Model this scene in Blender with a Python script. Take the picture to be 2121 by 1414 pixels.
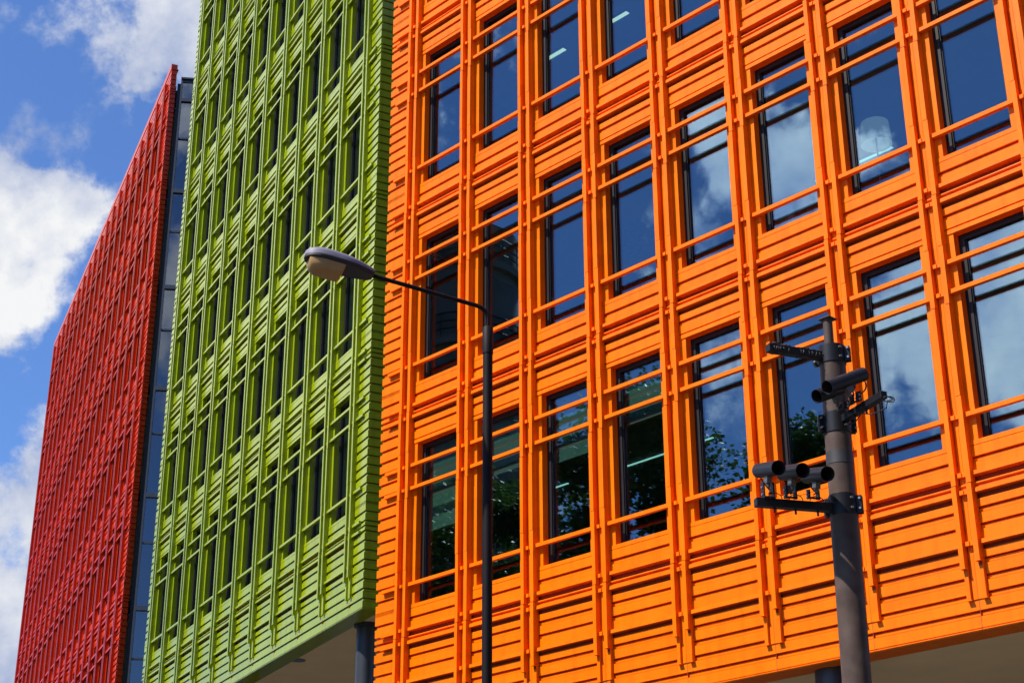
import bpy, bmesh, math, random
from mathutils import Vector, Matrix
R = math.radians
random.seed(7)
S = bpy.context.scene
for o in list(bpy.data.objects):
    bpy.data.objects.remove(o)

# ------------------------------------------------------------------ camera
EYE = 1.6
F_PX, PITCH, ROLL = 3422.43, R(23.690), R(-0.2174)
cam = bpy.data.cameras.new("camera"); co = bpy.data.objects.new("camera", cam)
S.collection.objects.link(co); S.camera = co
cam.sensor_width = 36.0; cam.lens = F_PX / 2121 * 36; cam.clip_start = 0.1; cam.clip_end = 5000
fw = Vector((0, math.cos(PITCH), math.sin(PITCH))); rt = Vector((1, 0, 0)); up = rt.cross(fw)
r2 = rt * math.cos(ROLL) + up * math.sin(ROLL); u2 = up * math.cos(ROLL) - rt * math.sin(ROLL)
M = Matrix.Identity(4)
for i in range(3):
    M[i][0] = r2[i]; M[i][1] = u2[i]; M[i][2] = -fw[i]; M[i][3] = (0, 0, EYE)[i]
co.matrix_world = M

# ------------------------------------------------------------------ light
SUN_AZ, SUN_EL = 247.0, 53.0
S.view_settings.view_transform = 'Standard'; S.view_settings.look = 'None'
S.view_settings.exposure = 0.48; S.view_settings.gamma = 1.0
sd = Vector((math.sin(R(SUN_AZ)) * math.cos(R(SUN_EL)), math.cos(R(SUN_AZ)) * math.cos(R(SUN_EL)), math.sin(R(SUN_EL))))
sl = bpy.data.lights.new("sun", 'SUN'); sl.energy = 5.0; sl.angle = R(0.53); sl.color = (1.0, 0.95, 0.87)
so = bpy.data.objects.new("sun", sl); S.collection.objects.link(so)
so.rotation_euler = sd.to_track_quat('Z', 'Y').to_euler(); so.location = (-20, -10, 40)

w = bpy.data.worlds.new("World"); S.world = w; w.use_nodes = True
nt = w.node_tree; nt.nodes.clear(); N = nt.nodes; L = nt.links


def nd(t, **k):
    n = N.new(t)
    for a, b in k.items():
        setattr(n, a, b)
    return n


def mth(op, a, b=None, c=None, clamp=False):
    n = N.new('ShaderNodeMath'); n.operation = op; n.use_clamp = clamp
    for i, x in enumerate((a, b, c)):
        if x is None: continue
        if isinstance(x, (int, float)): n.inputs[i].default_value = x
        else: L.new(x, n.inputs[i])
    return n.outputs[0]


sky = nd('ShaderNodeTexSky', sky_type='NISHITA', sun_disc=False, sun_elevation=R(SUN_EL), sun_rotation=R(SUN_AZ))
sky.altitude = 50; sky.air_density = 1.0; sky.dust_density = 0.1; sky.ozone_density = 4.0
tc = nd('ShaderNodeTexCoord')
DIR = tc.outputs['Generated']


def dirv(az, el):
    return (math.sin(R(az)) * math.cos(R(el)), math.cos(R(az)) * math.cos(R(el)), math.sin(R(el)))


def lobe(az, el, r0, r1, amp):
    """smooth bump: amp inside r0 degrees, 0 outside r1"""
    d = nd('ShaderNodeVectorMath', operation='DOT_PRODUCT'); L.new(WARP, d.inputs[0]); d.inputs[1].default_value = dirv(az, el)
    a = mth('ARCCOSINE', mth('MINIMUM', d.outputs['Value'], 0.999999))
    m = nd('ShaderNodeMapRange', interpolation_type='SMOOTHSTEP'); L.new(a, m.inputs['Value'])
    m.inputs['From Min'].default_value = R(r1); m.inputs['From Max'].default_value = R(r0)
    m.inputs['To Min'].default_value = 0; m.inputs['To Max'].default_value = amp
    return m.outputs['Result']


def noise(scale, detail, rough, vec, off=0.0, dist=0.0):
    n = nd('ShaderNodeTexNoise'); n.inputs['Scale'].default_value = scale; n.inputs['Detail'].default_value = detail
    n.inputs['Roughness'].default_value = rough; n.inputs['Distortion'].default_value = dist
    v = nd('ShaderNodeVectorMath', operation='ADD'); L.new(vec, v.inputs[0]); v.inputs[1].default_value = (off, off * .7, -off)
    L.new(v.outputs[0], n.inputs['Vector']); return n


# slightly warp the direction so that cloud edges billow
wn = noise(11.0, 6, .6, DIR, 3.1)
ws = nd('ShaderNodeVectorMath', operation='SUBTRACT'); L.new(wn.outputs['Color'], ws.inputs[0]); ws.inputs[1].default_value = (.5, .5, .5)
wm = nd('ShaderNodeVectorMath', operation='SCALE'); L.new(ws.outputs[0], wm.inputs[0]); wm.inputs['Scale'].default_value = .13
wa = nd('ShaderNodeVectorMath', operation='ADD'); L.new(DIR, wa.inputs[0]); L.new(wm.outputs[0], wa.inputs[1])
wz = nd('ShaderNodeVectorMath', operation='NORMALIZE'); L.new(wa.outputs[0], wz.inputs[0]); WARP = wz.outputs[0]
det = noise(15.0, 10, .60, DIR, 1.7).outputs['Fac']
big = noise(2.6, 5, .5, DIR, 5.3).outputs['Fac']
LOBES = [  # az, el, inner, outer, amount
    # clouds behind the red block; two unseen ones added to whiten tile sheen
    (-23, 25.3, 2.8, 5.6, .95), (-18.5, 24.8, 1.4, 4.4, .60), (-38, 27, 7, 15, .62), (-54, 24, 7, 14, .5),
    (-13.5, 35.0, 1.0, 4.2, .42), (-16.2, 33.6, .5, 3.0, .28), (-9, 34.5, 2, 6.0, .4),
    (-24.5, 36.0, .5, 3.4, .35), (-12.2, 32.6, .3, 3.0, .40), (-15.0, 36.5, 1, 3.5, .35),
    (-20, 13.5, 2.5, 5.8, .90), (-16.4, 18.3, .5, 2.6, .55), (-21, 18.0, .5, 2.2, .4),
    # the clouds mirrored in the orange block's windows
    (263, 30.0, 1.2, 4.0, .75), (259.8, 29.0, .3, 2.1, .75), (255, 24.0, 2.0, 6.5, .62), (258, 22, 1, 4.5, .4),
    (247, 26, 3, 9, .5), (266, 24.6, .5, 3.4, .32), (275, 36.0, 1, 5, .3),
    # the clouds mirrored in the grey link
    (174, 30, 4, 9, .40), (176, 22, 2, 6, .3), (190, 35, 4, 20, .2),
]
tot = None
for l in LOBES:
    v = lobe(*l); tot = v if tot is None else mth('ADD', tot, v)
dens = mth('ADD', mth('MINIMUM', tot, 1.0), mth('ADD', mth('MULTIPLY', mth('SUBTRACT', det, .5), 2.0), mth('MULTIPLY', mth('SUBTRACT', noise(42.0, 6, .6, DIR, 4.4).outputs['Fac'], .5), .55)))
dens = mth('ADD', dens, mth('MULTIPLY', mth('SUBTRACT', big, .56), .5))
cm = nd('ShaderNodeMapRange', interpolation_type='SMOOTHSTEP'); L.new(dens, cm.inputs['Value'])
cm.inputs['From Min'].default_value = .18; cm.inputs['From Max'].default_value = .60
cm.inputs['To Min'].default_value = 0; cm.inputs['To Max'].default_value = 1
shade = noise(9.0, 9, .60, DIR, 8.8).outputs['Fac']
cr = nd('ShaderNodeValToRGB'); L.new(mth('ADD', mth('MULTIPLY', shade, 1.15), mth('MULTIPLY', dens, .18)), cr.inputs[0])
cr.color_ramp.elements[0].position = .52; cr.color_ramp.elements[0].color = (.36, .45, .70, 1)
cr.color_ramp.elements[1].position = .84; cr.color_ramp.elements[1].color = (.98, .99, 1.0, 1)
SKY_STR = 0.125
# clouds nearer the sun scatter more of its light towards the street
sa = nd('ShaderNodeVectorMath', operation='DOT_PRODUCT'); L.new(DIR, sa.inputs[0]); sa.inputs[1].default_value = tuple(sd)
sg = nd('ShaderNodeMapRange', interpolation_type='SMOOTHSTEP'); L.new(sa.outputs['Value'], sg.inputs['Value'])
sg.inputs['From Min'].default_value = .35; sg.inputs['From Max'].default_value = .95; sg.inputs["To Min"].default_value = .67 / SKY_STR; sg.inputs['To Max'].default_value = 2.3 / SKY_STR
sc_ = nd('ShaderNodeVectorMath', operation='SCALE'); L.new(cr.outputs[0], sc_.inputs[0]); L.new(sg.outputs[0], sc_.inputs['Scale'])
skt = nd('ShaderNodeVectorMath', operation='MULTIPLY'); L.new(sky.outputs[0], skt.inputs[0]); skt.inputs[1].default_value = (.62, .78, 1.05)
mx = nd('ShaderNodeMix', data_type='RGBA'); L.new(cm.outputs[0], mx.inputs['Factor']); L.new(skt.outputs[0], mx.inputs['A']); L.new(sc_.outputs[0], mx.inputs['B'])
bg = nd('ShaderNodeBackground'); L.new(mx.outputs['Result'], bg.inputs['Color']); bg.inputs['Strength'].default_value = SKY_STR
out = nd('ShaderNodeOutputWorld'); L.new(bg.outputs[0], out.inputs[0])


# ------------------------------------------------------------------ materials
def mat(name):
    m = bpy.data.materials.new(name); m.use_nodes = True
    return m, m.node_tree, m.node_tree.nodes['Principled BSDF']


def tn(t, typ, **k):
    n = t.nodes.new(typ)
    for a, b in k.items():
        setattr(n, a, b)
    return n


def simple(name, col, rough=.5, metal=0.0, var=.12, scale=6.0, bump=0.0, emit=None, spec=.5):
    m, t, b = mat(name)
    b.inputs['Roughness'].default_value = rough; b.inputs['Metallic'].default_value = metal
    b.inputs['Specular IOR Level'].default_value = spec
    c = tn(t, 'ShaderNodeTexCoord'); n = tn(t, 'ShaderNodeTexNoise'); n.inputs['Scale'].default_value = scale; n.inputs['Detail'].default_value = 6
    t.links.new(c.outputs['Object'], n.inputs['Vector'])
    mr = tn(t, 'ShaderNodeMapRange'); t.links.new(n.outputs['Fac'], mr.inputs['Value'])
    mr.inputs['From Min'].default_value = .3; mr.inputs['From Max'].default_value = .7
    mr.inputs['To Min'].default_value = 1 - var; mr.inputs['To Max'].default_value = 1 + var
    h = tn(t, 'ShaderNodeVectorMath', operation='SCALE'); h.inputs[0].default_value = col[:3]; t.links.new(mr.outputs[0], h.inputs['Scale'])
    t.links.new(h.outputs[0], b.inputs['Base Color'])
    if bump:
        bp = tn(t, 'ShaderNodeBump'); bp.inputs['Strength'].default_value = bump; bp.inputs['Distance'].default_value = .01
        t.links.new(n.outputs['Fac'], bp.inputs['Height']); t.links.new(bp.outputs[0], b.inputs['Normal'])
    if emit:
        b.inputs['Emission Color'].default_value = (*col[:3], 1); b.inputs['Emission Strength'].default_value = emit
    return m


def glazed(name, col, rough=.32, spec=.5, var=.07, coat=.0):
    """fired and glazed terracotta: each tile a touch different, faint horizontal extrusion lines"""
    m, t, b = mat(name); lk = t.links.new
    c = tn(t, 'ShaderNodeTexCoord')
    # tile id
    mp = tn(t, 'ShaderNodeVectorMath', operation='MULTIPLY'); lk(c.outputs['Object'], mp.inputs[0]); mp.inputs[1].default_value = (1 / 1.4435, 1 / .9, 1 / .1967)
    fl = tn(t, 'ShaderNodeVectorMath', operation='FLOOR'); lk(mp.outputs[0], fl.inputs[0])
    wn_ = tn(t, 'ShaderNodeTexWhiteNoise', noise_dimensions='3D'); lk(fl.outputs[0], wn_.inputs['Vector'])
    st = tn(t, 'ShaderNodeMapping'); lk(c.outputs['Object'], st.inputs['Vector']); st.inputs['Scale'].default_value = (.6, 3, 55)
    n1 = tn(t, 'ShaderNodeTexNoise'); n1.inputs['Scale'].default_value = 1.0; n1.inputs['Detail'].default_value = 3; lk(st.outputs[0], n1.inputs['Vector'])
    n2 = tn(t, 'ShaderNodeTexNoise'); n2.inputs['Scale'].default_value = 2.2; n2.inputs['Detail'].default_value = 8; lk(c.outputs['Object'], n2.inputs['Vector'])
    a = tn(t, 'ShaderNodeMath', operation='MULTIPLY_ADD'); lk(wn_.outputs['Value'], a.inputs[0]); a.inputs[1].default_value = var * 1.4; a.inputs[2].default_value = 1 - var * 1.6
    d = tn(t, 'ShaderNodeMath', operation='MULTIPLY_ADD'); lk(n2.outputs['Fac'], d.inputs[0]); d.inputs[1].default_value = var * 1.6; lk(a.outputs[0], d.inputs[2])
    sm = tn(t, 'ShaderNodeMapping'); lk(c.outputs['Object'], sm.inputs['Vector']); sm.inputs['Scale'].default_value = (9, 9, .55)
    n3 = tn(t, 'ShaderNodeTexNoise'); n3.inputs['Scale'].default_value = 1.0; n3.inputs['Detail'].default_value = 5; lk(sm.outputs[0], n3.inputs['Vector'])
    sr = tn(t, 'ShaderNodeMapRange'); lk(n3.outputs['Fac'], sr.inputs['Value']); sr.inputs['From Min'].default_value = .30; sr.inputs['From Max'].default_value = .55
    sr.inputs['To Min'].default_value = .86; sr.inputs['To Max'].default_value = 1.02
    dm = tn(t, 'ShaderNodeMath', operation='MULTIPLY'); lk(d.outputs[0], dm.inputs[0]); lk(sr.outputs[0], dm.inputs[1])
    h = tn(t, 'ShaderNodeVectorMath', operation='SCALE'); h.inputs[0].default_value = col; lk(dm.outputs[0], h.inputs['Scale'])
    lk(h.outputs[0], b.inputs['Base Color'])
    r_ = tn(t, 'ShaderNodeMath', operation='MULTIPLY_ADD'); lk(n2.outputs['Fac'], r_.inputs[0]); r_.inputs[1].default_value = .16; r_.inputs[2].default_value = rough - .08
    lk(r_.outputs[0], b.inputs['Roughness']); b.inputs['Specular IOR Level'].default_value = spec
    b.inputs['Coat Weight'].default_value = coat; b.inputs['Coat Roughness'].default_value = .12
    bp = tn(t, 'ShaderNodeBump'); bp.inputs['Strength'].default_value = .25; bp.inputs['Distance'].default_value = .004
    lk(n1.outputs['Fac'], bp.inputs['Height']); lk(bp.outputs[0], b.inputs['Normal'])
    return m


def glass(name, tint, refl, rtint=(.86, .93, 1.0)):
    m = bpy.data.materials.new(name); m.use_nodes = True; t = m.node_tree; t.nodes.clear(); lk = t.links.new
    tr = tn(t, 'ShaderNodeBsdfTransparent'); tr.inputs[0].default_value = (*tint, 1)
    gl = tn(t, 'ShaderNodeBsdfGlossy'); gl.inputs['Color'].default_value = (*rtint, 1); gl.inputs['Roughness'].default_value = .0
    c = tn(t, 'ShaderNodeTexCoord'); n = tn(t, 'ShaderNodeTexNoise'); n.inputs['Scale'].default_value = .9; n.inputs['Detail'].default_value = 1
    lk(c.outputs['Object'], n.inputs['Vector'])
    bp = tn(t, 'ShaderNodeBump'); bp.inputs['Strength'].default_value = .06; bp.inputs['Distance'].default_value = .02; lk(n.outputs['Fac'], bp.inputs['Height'])
    lk(bp.outputs[0], gl.inputs['Normal'])
    fr = tn(t, 'ShaderNodeLayerWeight'); fr.inputs['Blend'].default_value = .5
    pw = tn(t, 'ShaderNodeMath', operation='POWER'); lk(fr.outputs['Facing'], pw.inputs[0]); pw.inputs[1].default_value = 4.0
    ma = tn(t, 'ShaderNodeMath', operation='MULTIPLY_ADD', use_clamp=True); lk(pw.outputs[0], ma.inputs[0]); ma.inputs[1].default_value = 1 - refl; ma.inputs[2].default_value = refl
    mx_ = tn(t, 'ShaderNodeMixShader'); lk(ma.outputs[0], mx_.inputs[0]); lk(tr.outputs[0], mx_.inputs[1]); lk(gl.outputs[0], mx_.inputs[2])
    o_ = tn(t, 'ShaderNodeOutputMaterial'); lk(mx_.outputs[0], o_.inputs[0])
    return m


ORANGE = glazed("orange_glaze", (.90, .176, .0006), rough=.33, spec=.16, var=.09)
GREEN = glazed("green_glaze", (.30, .360, .001), rough=.21, spec=.62, var=.09)
RED = glazed("red_glaze", (.60, .040, .0015), rough=.28, spec=.32, var=.08)
FRAME = simple("dark_frame_paint", (.016, .014, .015), rough=.45, var=.1, spec=.25)
VENT = simple("vent_mesh", (.30, .060, .030), rough=.8, var=.25, scale=60, spec=.08)
GLASS_O = glass("office_glass", (.60, .74, .70), .155, (.62, .80, .98))
GLASS_G = glass("teal_glass", (.50, .66, .60), .10)  # teal-tinted, less mirroring panes for the green and red blocks
GLASS_L = glass("link_glass", (.45, .52, .60), .13, (.85, .90, .96))
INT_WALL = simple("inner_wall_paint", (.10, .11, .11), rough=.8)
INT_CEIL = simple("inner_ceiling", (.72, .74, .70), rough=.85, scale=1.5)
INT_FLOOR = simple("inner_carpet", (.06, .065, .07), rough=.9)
SOFFIT = simple("soffit_render", (.80, .62, .36), rough=.85, var=.05, scale=1.5)
LINK_FRAME = simple("link_frame_paint", (.050, .058, .075), rough=.4, var=.08)
LINK_SPANDREL = simple("link_back_panel", (.10, .115, .16), rough=.6, var=.08)
COLUMN = simple("column_shaded_paint", (.030, .036, .046), rough=.45, var=.08)  # colour darkened to stand in for the shade under the blocks
ROOF = simple("roof_membrane", (.18, .18, .18), rough=.9)
BLACKM = simple("black_powder_coat", (.010, .010, .013), rough=.42, var=.15, scale=20, spec=.28)
POST = simple("dark_pole_paint", (.009, .006, .007), spec=.15, rough=.6, var=.2, scale=9, bump=.15)
POLE = simple("grey_brown_pole_paint", (.086, .058, .046), spec=.15, rough=.5, var=.28, scale=7, bump=.25)
STEEL = simple("galvanised_bolt", (.45, .43, .40), rough=.35, metal=.8)
HOODIN = simple("hood_inside", (.008, .008, .009), rough=.8)
CABLE = simple("cable_rubber", (.012, .012, .013), rough=.55)
LAMPSHELL = simple("lamp_grey_shell", (.22, .20, .25), spec=.3, rough=.55, var=.07, scale=12)
LAMPUNDER = simple("lamp_underside", (.018, .015, .016), rough=.6)
LENS = simple("lamp_bowl_plastic", (.42, .25, .10), spec=.12, rough=.45, var=.10, scale=7)


# ------------------------------------------------------------------ mesh helpers
class MB:
    def __init__(s): s.v = []; s.f = []; s.m = []

    def quad(s, a, b, c, d, mi=0):
        n = len(s.v); s.v += [a, b, c, d]; s.f.append((n, n + 1, n + 2, n + 3)); s.m.append(mi)

    def box(s, x0, x1, y0, y1, z0, z1, mi=0):
        n = len(s.v)
        s.v += [(x0, y0, z0), (x1, y0, z0), (x1, y1, z0), (x0, y1, z0), (x0, y0, z1), (x1, y0, z1), (x1, y1, z1), (x0, y1, z1)]
        for q in ((0, 3, 2, 1), (4, 5, 6, 7), (0, 1, 5, 4), (1, 2, 6, 5), (2, 3, 7, 6), (3, 0, 4, 7)):
            s.f.append(tuple(n + i for i in q)); s.m.append(mi)

    def obox(s, c, ax, ay, az, hx, hy, hz, mi=0):
        """box about c along three unit axes with half sizes"""
        c, ax, ay, az = Vector(c), Vector(ax), Vector(ay), Vector(az); n = len(s.v)
        for z in (-1, 1):
            for x, y in ((-1, -1), (1, -1), (1, 1), (-1, 1)):
                s.v.append(tuple(c + ax * hx * x + ay * hy * y + az * hz * z))
        for q in ((0, 3, 2, 1), (4, 5, 6, 7), (0, 1, 5, 4), (1, 2, 6, 5), (2, 3, 7, 6), (3, 0, 4, 7)):
            s.f.append(tuple(n + i for i in q)); s.m.append(mi)

    def tube(s, pts, rad, seg=12, mi=0, cap=True):
        pts = [Vector(p) for p in pts]; rads = rad if isinstance(rad, (list, tuple)) else [rad] * len(pts)
        prev = None; rings = []
        for i, p in enumerate(pts):
            d = (pts[min(i + 1, len(pts) - 1)] - pts[max(i - 1, 0)]).normalized()
            if prev is None:
                a = Vector((0, 0, 1)) if abs(d.z) < .9 else Vector((1, 0, 0)); x = d.cross(a).normalized()
            else:
                x = (prev - d * prev.dot(d)).normalized()
            prev = x; y = d.cross(x); n = len(s.v); rings.append(n)
            for k in range(seg):
                t = 2 * math.pi * k / seg; s.v.append(tuple(p + (x * math.cos(t) + y * math.sin(t)) * rads[i]))
        for i in range(len(rings) - 1):
            for k in range(seg):
                a, b = rings[i] + k, rings[i] + (k + 1) % seg; c, d = rings[i + 1] + (k + 1) % seg, rings[i + 1] + k
                s.f.append((a, b, c, d)); s.m.append(mi)
        if cap:
            s.f.append(tuple(rings[0] + k for k in range(seg))[::-1]); s.m.append(mi)
            s.f.append(tuple(rings[-1] + k for k in range(seg))); s.m.append(mi)

    def build(s, name, mats, parent=None, smooth=False, bevel=0, angle=40, loc=None):
        me = bpy.data.meshes.new(name); me.from_pydata(s.v, [], s.f)
        mats = mats if isinstance(mats, (list, tuple)) else [mats]
        for m in mats: me.materials.append(m)
        me.polygons.foreach_set('material_index', s.m)
        me.validate()
        bm = bmesh.new(); bm.from_mesh(me); bmesh.ops.recalc_face_normals(bm, faces=bm.faces); bm.to_mesh(me); bm.free()
        if smooth:
            me.polygons.foreach_set('use_smooth', [True] * len(me.polygons))
            me.set_sharp_from_angle(angle=R(angle))
        me.update()
        o = bpy.data.objects.new(name, me); S.collection.objects.link(o)
        if parent: o.parent = parent
        if loc: o.location = loc
        if bevel:
            b = o.modifiers.new('edge', 'BEVEL'); b.width = bevel; b.segments = 2; b.limit_method = 'ANGLE'
        return o


def tag(o, label=None, cat=None, group=None, kind=None):
    if label: o['label'] = label
    if cat: o['category'] = cat
    if group: o['group'] = group
    if kind: o['kind'] = kind
    return o


def empty(name, loc, rz=0):
    o = bpy.data.objects.new(name, None); S.collection.objects.link(o); o.location = loc; o.rotation_euler = (0, 0, rz); o.empty_display_size = .3
    return o


# ------------------------------------------------------------------ facade system
W, H = 1.44345, 3.75
P, PS = .100, .125            # plank face and the recessed lip above it (depth behind the mullion fronts)
GR, GAP = .172, .190          # groove, ventilation gap


def profile(kind):
    """(v, depth) going down, relative to a floor joint"""
    top = [(.522, .30), (.522, P), (.465, P), (.465, PS + .01), (.457, PS + .01), (.457, P), (.330, P), (.327, GR), (.309, GR), (.307, PS),
           (.271, PS), (.270, GR - .01), (.260, GR - .01), (.259, P), (.148, P), (.147, .052), (.099, .050), (.097, GAP), (.020, GAP), (.018, .088),
           (.010, .070), (-.004, .068), (-.014, .080), (-.016, .120), (-.024, .120), (-.025, .092), (-.056, .092), (-.058, .052),
           (-.109, .050), (-.111, GAP), (-.180, GAP), (-.181, P), (-.272, P), (-.275, GR), (-.293, GR), (-.295, PS), (-.334, PS),
           (-.335, GR - .01), (-.345, GR - .01), (-.346, P), (-.468, P), (-.471, GR), (-.488, GR), (-.490, P)]
    if kind == 'spandrel':
        return top + [(-.548, P), (-.548, .30)]
    if kind == 'end':         # window zone filled with planks, from the joint below (v counted from it) up
        pts = [(3.202, .30), (3.202, P)]
        g = [.32 + .1967 * k for k in range(14, 0, -1)]
        for x in g:
            pts += [(x + .010, P), (x + .006, GR), (x - .011, GR), (x - .013, PS), (x - .049, PS), (x - .050, GR - .01), (x - .060, GR - .01), (x - .061, P)]
        return pts + [(.522, P), (.522, .30)]
    if kind == 'endfloor':    # end panel across a floor joint: planks and one thin strip, no ledges
        pts = [(.522, .30), (.522, P), (.465, P), (.465, PS + .01), (.457, PS + .01), (.457, P)]
        for x in (.320, .123, .020, -.086, -.283, -.480):
            h = .049 if x not in (.020, .123) else .030
            pts += [(x + .010, P), (x + .006, GR), (x - .011, GR), (x - .013, PS), (x - h, PS), (x - h - .001, GR - .01), (x - h - .007, GR - .01), (x - h - .008, P)]
        return pts + [(-.548, P), (-.548, .30)]
    if kind == 'endfoot':
        pts = profile('endfloor')[:-2]
        for x in (-.6767, -.8733, -1.070, -1.266, -1.4625):
            pts += [(x + .010, P), (x + .006, GR), (x - .011, GR), (x - .013, PS), (x - .049, PS), (x - .050, GR - .01), (x - .060, GR - .01), (x - .061, P)]
        return pts + [(-1.650, P), (-1.651, P + .012), (-1.662, P + .012), (-1.663, P), (-1.674, P), (-1.674, .52)]
    if kind == 'endhead':
        pts = [(1.14, .40), (1.14, P - .02), (.93, P - .02), (.925, GR), (.912, GR), (.910, PS), (.870, PS), (.869, P)]
        for x in (.7134, .5167):
            pts += [(x + .010, P), (x + .006, GR), (x - .011, GR), (x - .013, PS), (x - .049, PS), (x - .050, GR - .01), (x - .060, GR - .01), (x - .061, P)]
        return pts + profile('endfloor')[6:]
    if kind == 'foot':        # closed band at the bottom of the block
        pts = top[:-1] + [(-.490, PS), (-.530, PS), (-.531, GR - .01), (-.538, GR - .01), (-.539, P), (-.667, P), (-.668, .052), (-.717, .050), (-.719, GAP),
                          (-.773, GAP), (-.774, P), (-.868, P)]
        for x in (-.873, -1.070, -1.266, -1.4625):
            pts += [(x + .010, P), (x + .006, GR), (x - .011, GR), (x - .013, PS), (x - .049, PS), (x - .050, GR - .01), (x - .060, GR - .01), (x - .061, P)]
        return pts + [(-1.650, P), (-1.651, P + .012), (-1.662, P + .012), (-1.663, P), (-1.674, P), (-1.674, .52)]
    if kind == 'head':        # parapet
        pts = [(1.14, .40), (1.14, P - .02), (.93, P - .02), (.925, GR), (.912, GR), (.910, PS), (.870, PS), (.869, P)]
        for x in (.7134, .5167):
            pts += [(x + .010, P), (x + .006, GR), (x - .011, GR), (x - .013, PS), (x - .049, PS), (x - .050, GR - .01), (x - .060, GR - .01), (x - .061, P)]
        i = top.index((.330, P))
        return pts + top[i:] + [(-.548, P), (-.548, .30)]


def sweep(mb, prof, v0, x0, x1, left=None, right=None):
    """run a profile along a front from x0 to x1; left/right = length of the return round that corner, or None for a plain end"""
    rings = []
    prof = [(v + v0, d) for v, d in prof]

    def ring(fn):
        n = len(mb.v)
        for v, d in prof: mb.v.append(fn(v, d))
        rings.append(n)
    if left is not None:
        ring(lambda v, d: (x0 - (P - min(d, .29)), left, v)); ring(lambda v, d: (x0 - (P - d), d, v))
    else:
        ring(lambda v, d: (x0, d, v))
    if right is not None:
        ring(lambda v, d: (x1 + (P - d), d, v)); ring(lambda v, d: (x1 + (P - min(d, .29)), right, v))
    else:
        ring(lambda v, d: (x1, d, v))
    k = len(prof)
    for a, b in zip(rings[:-1], rings[1:]):
        for i in range(k - 1):
            mb.f.append((a + i, a + i + 1, b + i + 1, b + i)); mb.m.append(0)
    for a in (rings[0], rings[-1]):
        mb.f.append(tuple(a + i for i in range(k))); mb.m.append(0)


TR = (.837, 2.425, 2.817)       # transom mid heights above a joint
OP0, OP1, SILL, HEAD = .345, 1.303, .522, 3.202


def window_meshes(col, fr, gl, name_col):
    """one window: frame (the part), pane and transoms (sub-parts); origin at the pair of mullions on its left, at the joint below"""
    f = MB(); y0, y1 = .222, .300; b = .062
    f.box(OP0, OP0 + .080, y0, y1, SILL, HEAD); f.box(OP1 - b, OP1, y0, y1, SILL, HEAD)
    f.box(OP0 + .080, OP1 - b, y0, y1, HEAD - .075, HEAD); f.box(OP0 + .080, OP1 - b, y0, y1, SILL, SILL + .03)
    f.box(OP0 + .080, OP0 + .094, y0 + .02, y1, SILL + .03, HEAD - .075); f.box(OP1 - b - .014, OP1 - b, y0 + .02, y1, SILL + .03, HEAD - .075)
    g = MB(); g.box(OP0 + .094, OP1 - b - .014, .262, .280, SILL + .03, HEAD - .075)
    t = MB(); x0, x1 = .246, 1.425
    t.box(x0, x1, .040, .088, -.028, .027); t.box(x0 + .012, x1 - .012, .088, .112, -.022, .022)
    return f, g, t


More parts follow.
